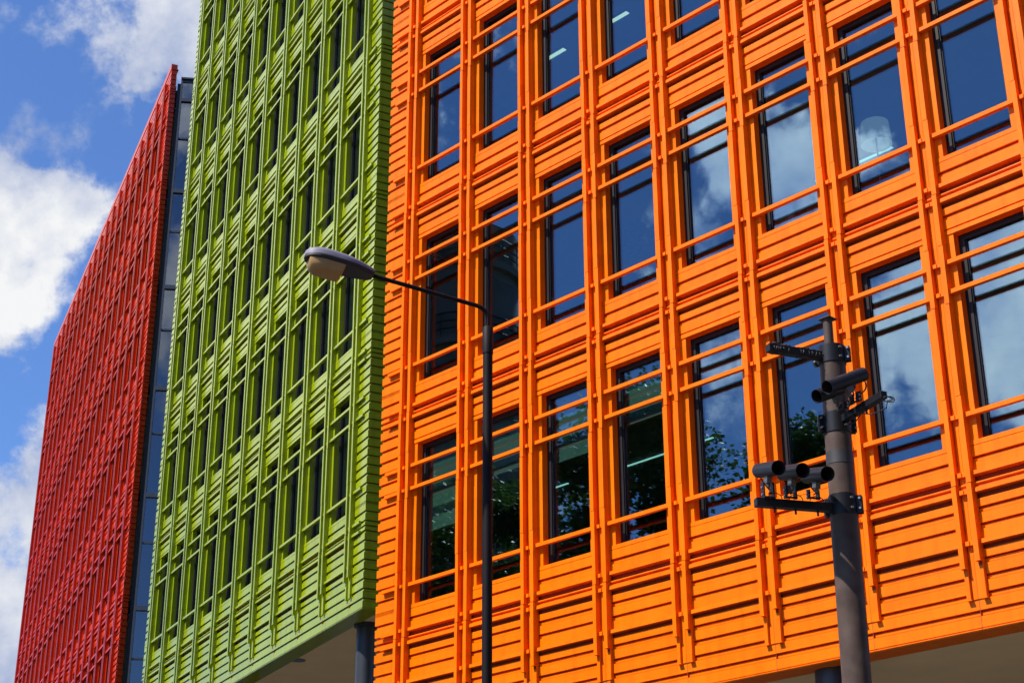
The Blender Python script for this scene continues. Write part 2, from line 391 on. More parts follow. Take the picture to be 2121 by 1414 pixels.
class Block:
    def __init__(s, name, loc, xdir, z0, mats, pairs, rmin, rmax, cor, ret):
        """pairs = local x of each mullion pair, sorted; rows rmin..rmax; cor = (x left end, x right end)"""
        s.root = empty(name, (loc[0], loc[1], 0), math.atan2(xdir[1], xdir[0]))
        s.xd = Vector((xdir[0], xdir[1], 0)).normalized(); s.loc = Vector((loc[0], loc[1], 0))
        s.yd = Vector((-s.xd.y, s.xd.x, 0)); s.z0 = z0; s.m = mats; s.pairs = pairs; s.rmin, s.rmax = rmin, rmax; s.cor = cor; s.ret = ret

    def local(s, x, y):
        d = Vector((x, y, 0)) - s.loc; return d.dot(s.xd), d.dot(s.yd)

    def world(s, u, d, v):
        p = s.loc + s.xd * u + s.yd * d; return (p.x, p.y, s.z0 + v)

    def shell(s, depth, right_ret, left_ret, body_depth_hidden=.3):
        z = s.z0; x0, x1 = s.cor; col = s.m[0]
        c = MB()
        for r in range(s.rmin, s.rmax + 1):
            v = z + r * H
            kind = 'foot' if r == s.rmin else ('head' if r == s.rmax else 'spandrel')
            m0, m1 = s.pairs[0] + .112, s.pairs[-1] + .112
            sweep(c, profile(kind), v, m0, m1)
            ek = {'foot': 'endfoot', 'head': 'endhead', 'spandrel': 'endfloor'}[kind]
            sweep(c, profile(ek), v, x0, m0, left_ret, None); sweep(c, profile(ek), v, m1, x1, None, right_ret)
            if r < s.rmax:
                if left_ret is not None: sweep(c, profile('end'), v, x0, s.pairs[0] + .112, left_ret, None)
                if right_ret is not None: sweep(c, profile('end'), v, s.pairs[-1] + .112, x1, None, right_ret)
        # short ends of the bars that lie on the end panels
        for r in range(s.rmin, s.rmax + 1):
            v = z + r * H
            for t in (.123, -.084) + (TR if r < s.rmax else ()):
                if left_ret is not None: c.box(x0 + .20, s.pairs[0] - .01, .045, P, v + t - .027, v + t + .027)
                if right_ret is not None: c.box(s.pairs[-1] + .24, x1 - .20, .045, P, v + t - .027, v + t + .027)
        c.build('cladding', col, s.root)
        g = MB()
        for r in range(s.rmin, s.rmax + 1):
            v = z + r * H
            for a, b in ((.022, .095), (-.178, -.113)) + (((-.771, -.721),) if r == s.rmin else ()):
                g.box(s.pairs[0] + .02, s.pairs[-1] + .2, .150, .184, v + a, v + b)
        g.build('vent_slots', VENT, s.root)
        return c

    def piers(s):
        z = s.z0; n = len(s.pairs)
        for i, x in enumerate(s.pairs):
            p = MB()
            a, b = (x - .14, x + OP0)
            if i == 0: a = x + .10
            if i == n - 1: b = x + .12
            for r in range(s.rmin, s.rmax):
                v = z + r * H
                p.box(a, b, .112, .300, v + SILL - .001, v + HEAD + .001)
            v0 = z + s.rmin * H; v1 = z + s.rmax * H + .30
            p.box(x + .052, x + .110, .088, .14, v0 - 1.33, v1); p.box(x + .114, x + .172, .088, .14, v0 - 1.33, v1)
            for r in range(s.rmin, s.rmax + 1):
                v = z + r * H
                lv = [.125, -.085] + (list(TR) if r < s.rmax else []) + ([-.692] if r == s.rmin else [])
                for t in lv:
                    p.box(x + .058, x + .108, .035, .088, v + t - .026, v + t + .026); p.box(x + .112, x + .166, .050, .088, v + t - .022, v + t + .032)
            # dark joint lines of the lowest band
            for x_ in (x + .109,):
                p.box(x_, x_ + .006, P - .001, .13, v0 - 1.674, v0 - 1.331, 1)
            p.build('pier', [s.m[0], VENT], s.root)

    def mullions(s):
        z = s.z0; v0 = z + s.rmin * H; v1 = z + s.rmax * H + .62
        for x in s.pairs:
            for k, (a, b) in enumerate(((-.020, .041), (.180, .243))):
                p = MB()
                cuts = [v0 - .970 + .06 * (k == 1)]
                for r in range(s.rmin, s.rmax + 1):
                    for j in (0, 1.071, 2.259, 3.043):
                        cv = z + r * H + j
                        if r == s.rmin and j == 0: cuts.append(cv)
                        elif cuts[-1] < cv < v1 - .1: cuts.append(cv)
                cuts.append(v1)
                for i_, (c0, c1) in enumerate(zip(cuts[:-1], cuts[1:])):
                    sh = .0035 * (1 if i_ % 2 else -1)
                    p.box(x + a + sh, x + b + sh, 0, .050, c0 + .004, c1 - .004)
                    p.box(x + a + .008, x + b - .008, .006, .050, c0 - .004, c0 + .004, 1)
                p.box(x + a + .004, x + b - .004, .054, .112, v0 - 1.33, v1 - .02)
                p.box(x + a + .010, x + b - .010, .050, .054, v0 - .965, v1 - .05, 1)
                # small end caps
                p.box(x + a - .004, x + b + .004, -.004, .054, cuts[0] - .012, cuts[0] + .004)
                p.box(x + a - .002, x + b + .006, .050, .112, v0 - 1.342, v0 - 1.330)
                p.build('mullion', [s.m[0], VENT], s.root)

    def windows(s, cells, gl, tilt=.0, stuff=()):
        f, g, t = window_meshes(None, None, None, None)
        f0 = f.build('window', FRAME, s.root); g0 = g.build('pane', gl, f0); t0 = t.build('transom', s.m[0], f0); t0.location = (0, 0, TR[0])
        first = True
        for i, r in cells:
            if first: a, b = f0, g0; ts = [t0]; first = False
            else:
                a = f0.copy(); S.collection.objects.link(a); a.parent = s.root
                b = g0.copy(); S.collection.objects.link(b); b.parent = a
                c = t0.copy(); S.collection.objects.link(c); c.parent = a; ts = [c]
            for k in (1, 2):
                c = t0.copy(); S.collection.objects.link(c); c.parent = a; ts.append(c)
            a.location = (s.pairs[i], 0, s.z0 + r * H)
            for q, tv in zip(ts, TR): q.location = (0, 0, tv)
            if tilt:
                ax, az = random.uniform(-tilt, tilt), random.uniform(-tilt, tilt)
                c0 = Vector(((OP0 + OP1) / 2, .271, 1.9)); rot = Matrix.Rotation(R(ax), 3, 'X') @ Matrix.Rotation(R(az), 3, 'Z')
                b.rotation_euler = rot.to_euler(); b.location = c0 - rot @ c0
        if stuff:
            f.m = [0] * len(f.f); q = MB()
            for i, r in stuff:
                for src, mi, dz in [(f, 0, 0), (g, 1, 0)] + [(t, 2, tv) for tv in TR]:
                    n = len(q.v); q.v += [(x + s.pairs[i], y, zz + dz + s.z0 + r * H) for x, y, zz in src.v]
                    q.f += [tuple(n + k for k in ff) for ff in src.f]; q.m += [mi] * len(src.f)
            o = q.build('window_group', [FRAME, gl, s.m[0]], s.root); o['kind'] = 'stuff'

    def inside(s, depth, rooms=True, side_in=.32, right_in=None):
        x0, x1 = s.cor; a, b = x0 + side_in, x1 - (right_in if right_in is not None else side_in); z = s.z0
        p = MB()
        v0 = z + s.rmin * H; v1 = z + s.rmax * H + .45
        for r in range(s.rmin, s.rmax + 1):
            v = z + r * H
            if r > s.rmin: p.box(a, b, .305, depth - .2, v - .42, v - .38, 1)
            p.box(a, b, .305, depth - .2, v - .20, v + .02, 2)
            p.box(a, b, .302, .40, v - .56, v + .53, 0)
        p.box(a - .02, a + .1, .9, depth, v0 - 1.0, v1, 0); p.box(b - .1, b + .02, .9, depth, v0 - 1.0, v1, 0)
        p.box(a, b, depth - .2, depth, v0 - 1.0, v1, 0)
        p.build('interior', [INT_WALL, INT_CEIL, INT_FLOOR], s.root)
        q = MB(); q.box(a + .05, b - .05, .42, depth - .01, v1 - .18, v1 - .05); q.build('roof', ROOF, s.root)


# world positions come from the solved camera (x right, y forward, z up; eye at 1.6 m)
Z_O = 13.6242 + EYE


def xdir(az, flip):
    v = (math.sin(R(az)), math.cos(R(az)))
    return (-v[0], -v[1]) if flip else v


# ---- orange block
ob = Block('orange_office_building', (-1.8630, 25.5183), xdir(136.52928, False), Z_O, (ORANGE,), [k * W for k in range(0, 12)], -2, 3, (-.605, 11 * W + .8), None)
tag(ob.root, 'orange glazed-tile office block with blue reflecting windows, nearest of the three coloured blocks', 'building', 'coloured tiled office blocks')
ob.shell(8, .9, .9); ob.piers(); ob.mullions()
ob.windows([(i, r) for i in range(11) for r in range(-2, 3)], GLASS_O, tilt=.16)
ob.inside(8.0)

# ---- green block
gb = Block('green_office_building', (-3.40333, 32.25015), xdir(332.382148, True), Z_O + 2 * H, (GREEN,), [-k * W for k in range(10, -1, -1)], -3, 3, (-15.02, .807), None)
tag(gb.root, 'lime green glazed-tile office block between the red and the orange block', 'building', 'coloured tiled office blocks')
gb.shell(8, .95, .9); gb.piers(); gb.mullions()
gb.windows([(i, r) for i in range(10) for r in range(-3, 3)], GLASS_G, tilt=.1)
gb.inside(8.0)

# ---- red block
rb = Block('red_office_building', (-12.7626, 51.8279), xdir(336.97591, True), Z_O + 5 * H, (RED,), [-k * W for k in range(18, -1, -1)], -7, 0, (-18 * W + .112 - .695, .807), None)
tag(rb.root, 'red glazed-tile office block, farthest and leftmost, with pink sheen on its bars', 'building', 'coloured tiled office blocks')
rb.shell(8, .30, .9); rb.piers(); rb.mullions()
cells = [(17 - k, r) for k in range(18) for r in range(-7, 0)]
rb.windows(cells[:100], GLASS_G, stuff=cells[100:])
rb.inside(8.0, right_in=.45)


# ---- soffits, columns and the recessed lobby walls under the blocks
def underside(B, depth, cols, band, zoff=0.0, right_gap=.1):
    x0, x1 = B.cor; v = B.z0 + B.rmin * H - 1.674
    p = MB(); p.box(x0 + .02, x1 - .02, .11, .11 + band, v - .012, v + .03)
    p.build('underside_trim', B.m[0], B.root)
    p = MB(); p.box(x0 + .05, x1 - right_gap, .11 + band, depth, v + .02, v + .12); p.build('soffit', SOFFIT, B.root)
    for (wx, wy, rad) in cols:
        u, d = B.local(wx, wy)
        q = MB(); q.tube([(u, d, 0), (u, d, v - .0)], rad, 32); 
        if B is gb: q.tube([(u, d, v - .04), (u, d, v + .02)], rad * 1.3, 32)
        q.build('column', COLUMN, B.root, smooth=True)
    p = MB(); p.box(x0 + .4, x1 - .4, depth - .5, depth - .35, 0, v + .02); p.build('lobby_wall', INT_WALL, B.root)


underside(gb, 7.6, [(-2.97, 32.95, .195), (-6.3, 39.6, .195)], .30)
underside(ob, 7.6, [(3.93, 20.20, .23), (-.6, 25.6, .23), (8.3, 15.7, .23)], .25)
underside(rb, 7.6, [(-13.6, 54.0, .2), (-17.5, 63.0, .2)], .30)
for B, x, d in ((gb, -3.3, 2.15),):
    q = MB(); v = B.z0 + B.rmin * H - 1.674
    u, dd = B.local(-4.74, 36.12)
    q.tube([(u, dd, v + .005), (u, dd, v + .03)], .17, 24); q.build('downlight', LINK_SPANDREL, B.root)

# ---- grey glazed link between the green and the red block
ex, ey = -12.7626 + rb.xd.x * .807 + rb.yd.x * .42, 51.8279 + rb.xd.y * .807 + rb.yd.y * .42
la = R(82); lx = (math.sin(la), math.cos(la)); zr = rb.z0
lk_ = empty('glazed_link_building', (ex, ey, 0), math.atan2(lx[1], lx[0]))
tag(lk_, 'narrow grey glass stair link between the red and the green block', 'building')
Lw = 5.0
p = MB(); p.box(.12, Lw, .0, .10, zr + .46, zr + .56, 0); p.box(.06, Lw, -.10, 3.1, zr + .56, zr + .62, 0)
for r in range(-8, 1):
    v = zr + r * H
    p.box(.125, Lw, -.045, .10, v - .36, v - .22, 0)
    p.box(.125, Lw, -.015, .08, v - 1.92, v - 1.86, 0)
p.box(.060, .125, -.035, .10, 2, zr + .555, 0)
p.box(2.6, 2.68, -.035, .10, 2, zr + .455, 0)
p.build('frame', LINK_FRAME, lk_)
p = MB(); p.box(-.06, .060, .02, .12, 2, zr + .40, 0); p.build('shadow_gap', simple('gap_shade_black', (.006, .006, .007), rough=.7), lk_)  # black strip put in for the shade inside this gap
pane = MB(); pane.box(.125, 2.6, .03, .05, -1.86, -.33); p0 = pane.build('window', GLASS_L, lk_)
pane = MB(); pane.box(.125, 2.6, .03, .05, -3.75 - .24 + .0, -1.92); p1 = pane.build('window', GLASS_L, lk_)
top = MB(); top.box(.125, 2.6, .03, .05, -.24, .46); pt = top.build('window', GLASS_L, lk_); pt.location = (0, 0, zr)
for r in range(0, -8, -1):
    for k, src in enumerate((p0, p1)):
        o = src if r == 0 else src.copy()
        if r: S.collection.objects.link(o); o.parent = lk_
        o.location = (0, random.uniform(0, .004), zr + r * H); o.rotation_euler = (R(random.uniform(-.5, .5)), 0, R(random.uniform(-.4, .4)))
p = MB()
for r in range(-8, 1):
    v = zr + r * H
    p.box(.2, Lw, .16, .22, v - 1.80, v - .34, 0); p.box(.2, Lw, .12, 3.0, v - .33, v - .25, 0)
p.box(.15, Lw, 3.0, 3.1, 0, zr + .5, 0); p.box(Lw - .1, Lw, .12, 3, 0, zr + .5, 0)
p.build('back_panel', LINK_SPANDREL, lk_)
p = MB()
for r in range(-8, 1): p.tube([(.13, .09, zr + r * H - .62), (2.6, .09, zr + r * H - .62)], .035, 10)
p.build('blind_rail', simple('rail_grey', (.30, .32, .36), rough=.4), lk_, smooth=True)

# ------------------------------------------------------------------ things seen through the orange block's windows
lightm = simple('office_light', (.78, .86, .70), rough=.5, emit=1.3, var=.02)
coolm = simple('cool_office_light', (.55, .95, .92), rough=.5, emit=1.0, var=.02)


def in_orange(u, d, v): return ob.world(u, d, v)


def ceiling_light(u0, u1, d, v, m, label, wd=.10):
    c = in_orange((u0 + u1) / 2, d, v); e = empty('ceiling_light', c, ob.root.rotation_euler.z)
    tag(e, label, 'ceiling light', 'ceiling lights inside the orange block')
    h = (u1 - u0) / 2
    b = MB(); b.box(-h, h, -wd / 2, wd / 2, .0, .05); b.build('housing', FRAME, e)
    b = MB(); b.box(-h + .01, h - .01, -wd / 2 + .01, wd / 2 - .01, -.012, .0); b.build('diffuser', m, e)


ceiling_light(1.60, 2.10, 1.93, 3.28, lightm, 'short yellow-white ceiling light behind the top window above the street lamp')
ceiling_light(3.25, 3.66, 1.93, 3.28, lightm, 'short yellow-white ceiling light one window right of the first at the picture top')
ceiling_light(.0, 1.1, 2.2, -4.18, coolm, 'long pale ceiling light behind the window that the street lamp pole crosses', .06)
ceiling_light(1.55, 3.6, 3.70, -4.18, coolm, 'long teal-white ceiling light behind the window with the leafy reflection', .06)
ceiling_light(-.35, .35, 3.6, -4.18, coolm, 'teal-white ceiling light behind the lowest leftmost window', .06)
ceiling_light(6.1, 7.6, 3.6, -.46, coolm, 'long teal-white glowing bar behind the window right of the traffic cameras', .07)  # glowing bar set in for a pale line in this pane

CEIL_SHEET = simple('ceiling_stand_in', (.22, .28, .265), rough=.9, var=.05, scale=3)
for i_, r_, lo in ((0, -2, 1.75), (1, -2, 2.30), (2, -2, 2.15), (3, -2, 2.35)):  # pale sheets added behind four panes, standing in for ceilings glimpsed there
    b = MB(); v_ = ob.z0 + r_ * H; x_ = ob.pairs[i_]
    b.box(x_ + OP0 + .04, x_ + OP1 - .04, .345, .352, v_ + lo, v_ + HEAD - .02); b.box(x_ + OP0 + .04, x_ + OP1 - .04, .338, .36, v_ + lo - .02, v_ + lo)
    b.build('ceiling_sheet', CEIL_SHEET, ob.root)
WHITEP = simple('white_plastic', (.62, .66, .64), rough=.4)
# table lamp with a drum shade
e = empty('table_lamp', in_orange(8.95, 1.0, -3.23 + .0))
tag(e, 'white drum-shade lamp standing behind a window with cloud reflections', 'lamp')
b = MB(); n = 24
for (r0, z0, r1, z1) in ((.21, 1.18, .19, 1.52),):
    for k in range(n):
        a0, a1 = 2 * math.pi * k / n, 2 * math.pi * (k + 1) / n
        for rr, s_ in ((0, 1), (-.006, -1)):
            b.quad(((r0 + rr) * math.cos(a0), (r0 + rr) * math.sin(a0), z0), ((r0 + rr) * math.cos(a1), (r0 + rr) * math.sin(a1), z0),
                   ((r1 + rr) * math.cos(a1), (r1 + rr) * math.sin(a1), z1), ((r1 + rr) * math.cos(a0), (r1 + rr) * math.sin(a0), z1))
b.build('lamp_shade', simple('shade_cloth', (.75, .80, .75), rough=.8, emit=.18), e, smooth=True)
b = MB(); b.tube([(0, 0, .0), (0, 0, .02)], .14, 20); b.tube([(0, 0, .02), (0, 0, 1.3)], .012, 8); b.build('stand', STEEL, e, smooth=True)
# white panel / monitor back
e = empty('monitor', in_orange(7.45, .62, -3.23), ob.root.rotation_euler.z + .1)
tag(e, 'pale monitor seen from behind at a windowsill, lower part of a window', 'monitor')
b = MB(); b.box(-.28, .28, -.02, .02, .22, .60); b.build('screen_housing', WHITEP, e, bevel=.006)
b = MB(); b.box(-.20, .20, -.026, -.021, .30, .54); b.build('back_plate', simple('panel_grey', (.35, .45, .45), rough=.5), e)
b = MB(); b.box(-.03, .03, -.01, .03, .02, .24); b.box(-.12, .12, -.08, .08, .0, .02); b.build('stand', WHITEP, e)
# pot plant
LEAF = simple('house_leaf', (.05, .13, .07), rough=.4, var=.3)
e = empty('pot_plant', in_orange(4.66, .95, -3.23))
tag(e, 'leafy pot plant faintly visible behind a dark blue window', 'plant')
b = MB(); b.tube([(0, 0, .65), (0, 0, .92)], [.10, .14], 16); b.build('pot', simple('pot_clay', (.2, .2, .2)), e, smooth=True)
b = MB(); b.box(-.2, .2, -.2, .2, .0, .03); b.box(-.02, .02, -.02, .02, .03, .62); b.box(-.18, .18, -.18, .18, .62, .65); b.build('plant_stand', FRAME, e)
b = MB()
for k in range(70):
    a = random.uniform(0, 6.28); rr = random.uniform(.06, .34); z = .95 + random.uniform(0, .72); t = random.uniform(-.5, .5)
    c = Vector((rr * math.cos(a), rr * math.sin(a), z)); ax = Vector((math.cos(a), math.sin(a), t)).normalized(); ay = ax.cross(Vector((0, 0, 1))).normalized()
    l, w_ = .10, .04
    b.quad(tuple(c - ax * l), tuple(c + ay * w_), tuple(c + ax * l), tuple(c - ay * w_))
b.build('leaves', LEAF, e)

# ------------------------------------------------------------------ street lamp
sl_ = empty('street_lamp', (-.227, 14.198, 0))
tag(sl_, 'tall black street lamp with a grey oval head on a bent arm', 'street lamp')
b = MB(); b.tube([(0, 0, 0), (0, 0, 1.6)], .075, 24); b.tube([(0, 0, 1.6), (0, 0, 7.70)], .0455, 24); b.build('post', POST, sl_, smooth=True)
b = MB(); b.tube([(0, 0, 7.70), (0, 0, 7.704), (0, 0, 7.965), (0, 0, 7.975)], [.046, .0505, .0505, .044], 24); b.build('collar', POST, sl_, smooth=True)
az = R(250); a_ = Vector((math.sin(az), math.cos(az), 0))
arm = []; p_top = Vector((0, 0, 7.975)); A1 = Vector((0, 0, 8.06)); A2 = a_ * .124 + Vector((0, 0, 8.186)); A3 = a_ * 1.16 + Vector((0, 0, 8.336))
arm = [p_top, A1]
for k in range(1, 9):
    t = k / 9; q0, q1, q2 = A1, Vector((0, 0, 8.165)), A2; arm.append(q0 * (1 - t) ** 2 + q1 * 2 * t * (1 - t) + q2 * t ** 2)
arm += [A2, A2 * .5 + A3 * .5, A3]
b = MB(); b.tube(arm, .0205, 14); b.build('arm', POST, sl_, smooth=True)
ad = (A3 - A2).normalized(); sd_ = ad.cross(Vector((0, 0, 1))).normalized(); ud = sd_.cross(ad)
HL = .66


def hp(x, y, z): return tuple(A3 - ad * .03 + ad * x + sd_ * y + ud * z)


def half(x):       # half width along the head
    t = x / HL
    return .060 + .083 * math.sin(min(1, t / .50) * math.pi / 2) ** .9 if t < .50 else .143 if t < .62 else .143 * math.sqrt(max(0.0, 1 - ((t - .62) / .385) ** 2.6))


def hump(x):       # height of the shell top above the rim
    t = x / HL
    return .050 + .045 * math.sin(min(1, t / .7) * math.pi / 2) if t < .7 else .095 * math.sqrt(max(0.0, 1 - ((t - .7) / .345) ** 3.2)) + .0


b = MB(); xs = [HL * k / 22 for k in range(23)]; rings = []
ann = [math.pi * j / 14 for j in range(15)]
for x in xs:
    n = len(b.v); rings.append(n); hw = max(half(x), .004); hh = max(hump(x), .012)
    for t in ann:
        cx, cz = math.cos(t), math.sin(t)
        b.v.append(hp(x, hw * (abs(cx) ** .45) * (1 if cx > 0 else -1), hh * (cz ** .55)))
for r0, r1_ in zip(rings[:-1], rings[1:]):
    for j in range(14): b.f.append((r0 + j, r0 + j + 1, r1_ + j + 1, r1_ + j)); b.m.append(0)
b.f.append(tuple(range(rings[0], rings[0] + 15))); b.m.append(0); b.f.append(tuple(range(rings[-1], rings[-1] + 15))[::-1]); b.m.append(0)
b.build('lamp_head', LAMPSHELL, sl_, smooth=True, angle=50)
b = MB(); rings = []
for x in xs:
    n = len(b.v); rings.append(n); hw = max(half(x), .004)
    for (fy, z) in ((-1, .012), (-1.03, .0), (-1.0, -.016), (-.86, -.030 if .02 < x < .6 else -.016), (.86, -.030 if .02 < x < .6 else -.016), (1.0, -.016), (1.03, .0), (1, .012)):
        b.v.append(hp(x, hw * fy, z))
for r0, r1_ in zip(rings[:-1], rings[1:]):
    for j in range(8): b.f.append((r0 + j, r0 + (j + 1) % 8, r1_ + (j + 1) % 8, r1_ + j)); b.m.append(0)
for r0 in (rings[0], rings[-1]): b.f.append(tuple(range(r0, r0 + 8))); b.m.append(0)
b.build('rim', LAMPUNDER, sl_, smooth=True, angle=30)
b = MB(); rings = []; xs2 = [.285 + (.335) * (1 - math.cos(math.pi * k / 16)) / 2 for k in range(17)]
for i, x in enumerate(xs2):
    n = len(b.v); rings.append(n); e0 = min(1, (x - .285) / .035); e1 = min(1, (.620 - x) / .09)
    e_ = math.sqrt(max(0, min(e0, 1) * (2 - min(e0, 1)))) * math.sqrt(max(0, min(e1, 1) * (2 - min(e1, 1))))
    hw = max(min(half(x) * .86, .122), .02)
    for j in range(15):
        t = math.pi * j / 14; cx, cz = math.cos(t), math.sin(t)
        b.v.append(hp(x, hw * (abs(cx) ** .5) * (1 if cx > 0 else -1), -.026 - .108 * max(e_, .02) * (cz ** .5)))
for r0, r1_ in zip(rings[:-1], rings[1:]):
    for j in range(14): b.f.append((r0 + j, r0 + j + 1, r1_ + j + 1, r1_ + j)); b.m.append(0)
for r0 in (rings[0], rings[-1]): b.f.append(tuple(range(r0, r0 + 15))); b.m.append(0)
b.build('lamp_bowl', LENS, sl_, smooth=True, angle=60)
b = MB(); c0 = Vector(hp(.17, .0, .062)); b.tube([c0, c0 + ud * .028, c0 + ud * .040, c0 + ud * .046], [.038, .036, .026, .008], 18); b.build('photocell', LAMPUNDER, sl_, smooth=True)

# ------------------------------------------------------------------ traffic camera pole
PX, PY = 2.245, 10.666


def pc(z):        # axis of the (very slightly leaning) pole
    return Vector((PX - .0105 * (6.16 - z), PY, z))


cp = empty('camera_pole', (pc(0).x, PY, 0))
tag(cp, 'thick grey-brown pole carrying five black hooded traffic cameras on brackets', 'camera pole')


def bw(mb, name, m, smooth=False, bevel=0, par=None, angle=40):
    o = mb.build(name, m, None, smooth, bevel, angle)
    for v in o.data.vertices: v.co -= cp.location
    o.parent = par or cp
    return o


PR = .091
b = MB(); b.tube([pc(0), pc(1.3)], .13, 28); b.tube([pc(1.3), pc(5.00)], PR + .004, 32); b.tube([pc(5.0), pc(6.175)], PR, 32); b.tube([pc(6.175), pc(6.19), pc(6.20)], [PR, PR - .002, PR - .02], 32)
bw(b, 'pole', POLE, True)
b = MB(); b.tube([pc(6.18) + Vector((-.012, 0, 0)), pc(6.435) + Vector((-.012, 0, 0))], .034, 20); bw(b, 'spigot', POLE, True)
b = MB(); b.obox(pc(6.440) + Vector((-.012, 0, 0)), (math.cos(.75), math.sin(.75), 0), (-math.sin(.75), math.cos(.75), 0), (0, 0, 1), .050, .050, .004); bw(b, 'top_plate', POLE, bevel=.002)
b = MB(); b.tube([pc(5.345), pc(5.435)], PR + .0025, 32); bw(b, 'tape_band', simple('old_black_tape', (.03, .028, .03), rough=.6, var=.3), True)


def clamp(z, earaz, h=.135):
    mb = MB(); mb.tube([pc(z - h / 2), pc(z + h / 2)], PR + .006, 32)
    for s_ in (0, 180):
        e_ = R(earaz + s_); d = Vector((math.sin(e_), math.cos(e_), 0)); n = Vector((d.y, -d.x, 0))
        c = pc(z) + d * (PR + .016)
        mb.obox(c + n * .016, d, n, (0, 0, 1), .024, .005, h / 2 - .012); mb.obox(c - n * .016, d, n, (0, 0, 1), .024, .005, h / 2 - .012)
    o = bw(mb, 'clamp', BLACKM, True, bevel=.003)
    for s_ in (0, 180):
        e_ = R(earaz + s_); d = Vector((math.sin(e_), math.cos(e_), 0)); n = Vector((d.y, -d.x, 0))
        for dz in (-.035, .035):
            c = pc(z + dz) + d * (PR + .026); q = MB(); q.tube([c - n * .045, c + n * .045], .0075, 10)
            bw(q, 'bolt', STEEL, True, par=o)
            if s_: continue
            q = MB(); a0 = R(158); dd = Vector((math.sin(a0), math.cos(a0), 0)); c = pc(z + dz) + dd * (PR + .008)
            q.tube([c, c + dd * .014], .0085, 10); bw(q, 'bolt', STEEL, True, par=o)


clamp(6.155, 112, .135); clamp(5.646, 86, .150); clamp(5.055, 112, .150)


def bar(c0, az, l0, l1, z, hw=.030, name='bracket_arm'):
    d = Vector((math.sin(R(az)), math.cos(R(az)), 0)); n = Vector((d.y, -d.x, 0)); c = Vector((c0.x, c0.y, z))
    mb = MB(); mb.obox(c + d * (l0 + l1) / 2, d, n, (0, 0, 1), (l1 - l0) / 2, hw, hw)
    return bw(mb, name, BLACKM, bevel=.004), d, n


_, dA, nA = bar(pc(6.143), 249, .06, .512, 6.143, .029)
_, dB, nB = bar(pc(5.655), 158, .06, .575, 5.655, .025)
_, dC, nC = bar(pc(5.037), 256, .06, .635, 5.037, .029)
# wrapped cable ties and weathered lashings on the top arm
b = MB()
for k in range(15):
    t = random.uniform(.09, .47); c = Vector((pc(6.14).x, PY, 6.143)) + dA * t
    pts = []; a0 = random.uniform(-.3, .3)
    for j in range(7):
        an = 2 * math.pi * j / 6; pts.append(c + (nA * math.cos(an) + Vector((0, 0, 1)) * math.sin(an)) * (.034 + random.uniform(-.002, .006)) + dA * (a0 * .05 * math.sin(an) + random.uniform(-.006, .006)))
    b.tube(pts, random.uniform(.002, .004), 5)
pts = [Vector((pc(6.14).x, PY, 6.178)) + dA * (.03 + .44 * k / 24) + nA * random.uniform(-.012, .012) + Vector((0, 0, random.uniform(-.004, .010))) for k in range(25)]
b.tube(pts, .008, 6)
bw(b, 'lashings', simple('weathered_tape', (.035, .030, .025), rough=.7, var=.5, scale=40), True)


def hood(front, back, rad, mount_base, name='traffic_camera'):
    f, bk = Vector(front), Vector(back); d = (bk - f).normalized()
    # open-ended hood with wall thickness, closed at the back
    x = d.cross(Vector((0, 0, 1))).normalized(); y = x.cross(d); mb = MB(); seg = 36
    sect = [(0, rad), (.001, rad), ((bk - f).length, rad), ((bk - f).length, rad * .5), ((bk - f).length * .999, .001)]
    inner = [((bk - f).length * .45, .001), ((bk - f).length * .45, rad * .93), (0.0, rad * .93)]
    ring = lambda t, r_: [tuple(f + d * t + (x * math.cos(2 * math.pi * k / seg) + y * math.sin(2 * math.pi * k / seg)) * r_) for k in range(seg)]
    allr = inner + sect; idx = []
    for t, r_ in allr: idx.append(len(mb.v)); mb.v += ring(t, r_)
    for i in range(len(idx) - 1):
        for k in range(seg):
            mb.f.append((idx[i] + k, idx[i] + (k + 1) % seg, idx[i + 1] + (k + 1) % seg, idx[i + 1] + k)); mb.m.append(1 if i < 2 else 0)
    o = bw(mb, name, [BLACKM, HOODIN], True, angle=35)
    lens = MB(); lens.tube([f + d * .12, f + d * .16], rad * .5, 20); bw(lens, 'camera_lens', HOODIN, True, par=o)
    mbs = Vector(mount_base); top = f * .42 + bk * .58 - Vector((0, 0, rad)); side = x.normalized()
    q = MB(); q.obox((top + Vector((0, 0, -.022))), d, side, y, .030, .018, .024); q.tube([top + Vector((0, 0, -.045)), top + Vector((0, 0, -.075))], .014, 12)
    bw(q, 'swivel', simple('swivel_grey', (.12, .12, .115), rough=.4, metal=.3), False, bevel=.002, par=o)
    q = MB()
    hz = top.z - .030 - mbs.z
    mid = Vector(((mbs.x + top.x) / 2, (mbs.y + top.y) / 2, mbs.z + hz * .42))
    for s_ in (-1, 1):
        q.obox(mid + side * .034 * s_ + Vector((0, 0, hz * .04)), d, side, (0, 0, 1), .024, .006, hz * .50)
    q.obox(Vector((mid.x, mid.y, mbs.z + .008)), d, side, (0, 0, 1), .034, .038, .006)
    bw(q, 'yoke', BLACKM, bevel=.003, par=o)
    q = MB()
    for s_ in (-1, 1):
        for dz in (.20, .62):
            c = Vector((mid.x, mid.y, mbs.z + hz * dz)) + side * .038 * s_; q.tube([c, c + side * .008 * s_], .0075, 10)
    bw(q, 'bolt', STEEL, True, par=o)
    q = MB()
    for k in range(2):
        c = Vector((mid.x, mid.y, mbs.z + .03)); e1 = c + side * (.05 + .012 * k) + Vector((0, 0, .03)) + d * .02; e2 = bk - Vector((0, 0, rad * .7))
        pts = [c * (1 - t) ** 3 + e1 * 3 * t * (1 - t) ** 2 + (e1 + d * .08 + Vector((0, 0, -.02))) * 3 * t * t * (1 - t) + e2 * t ** 3 for t in [i / 12 for i in range(13)]]
        q.tube(pts, .0035, 6)
    bw(q, 'cable', CABLE, True, par=o)
    return o


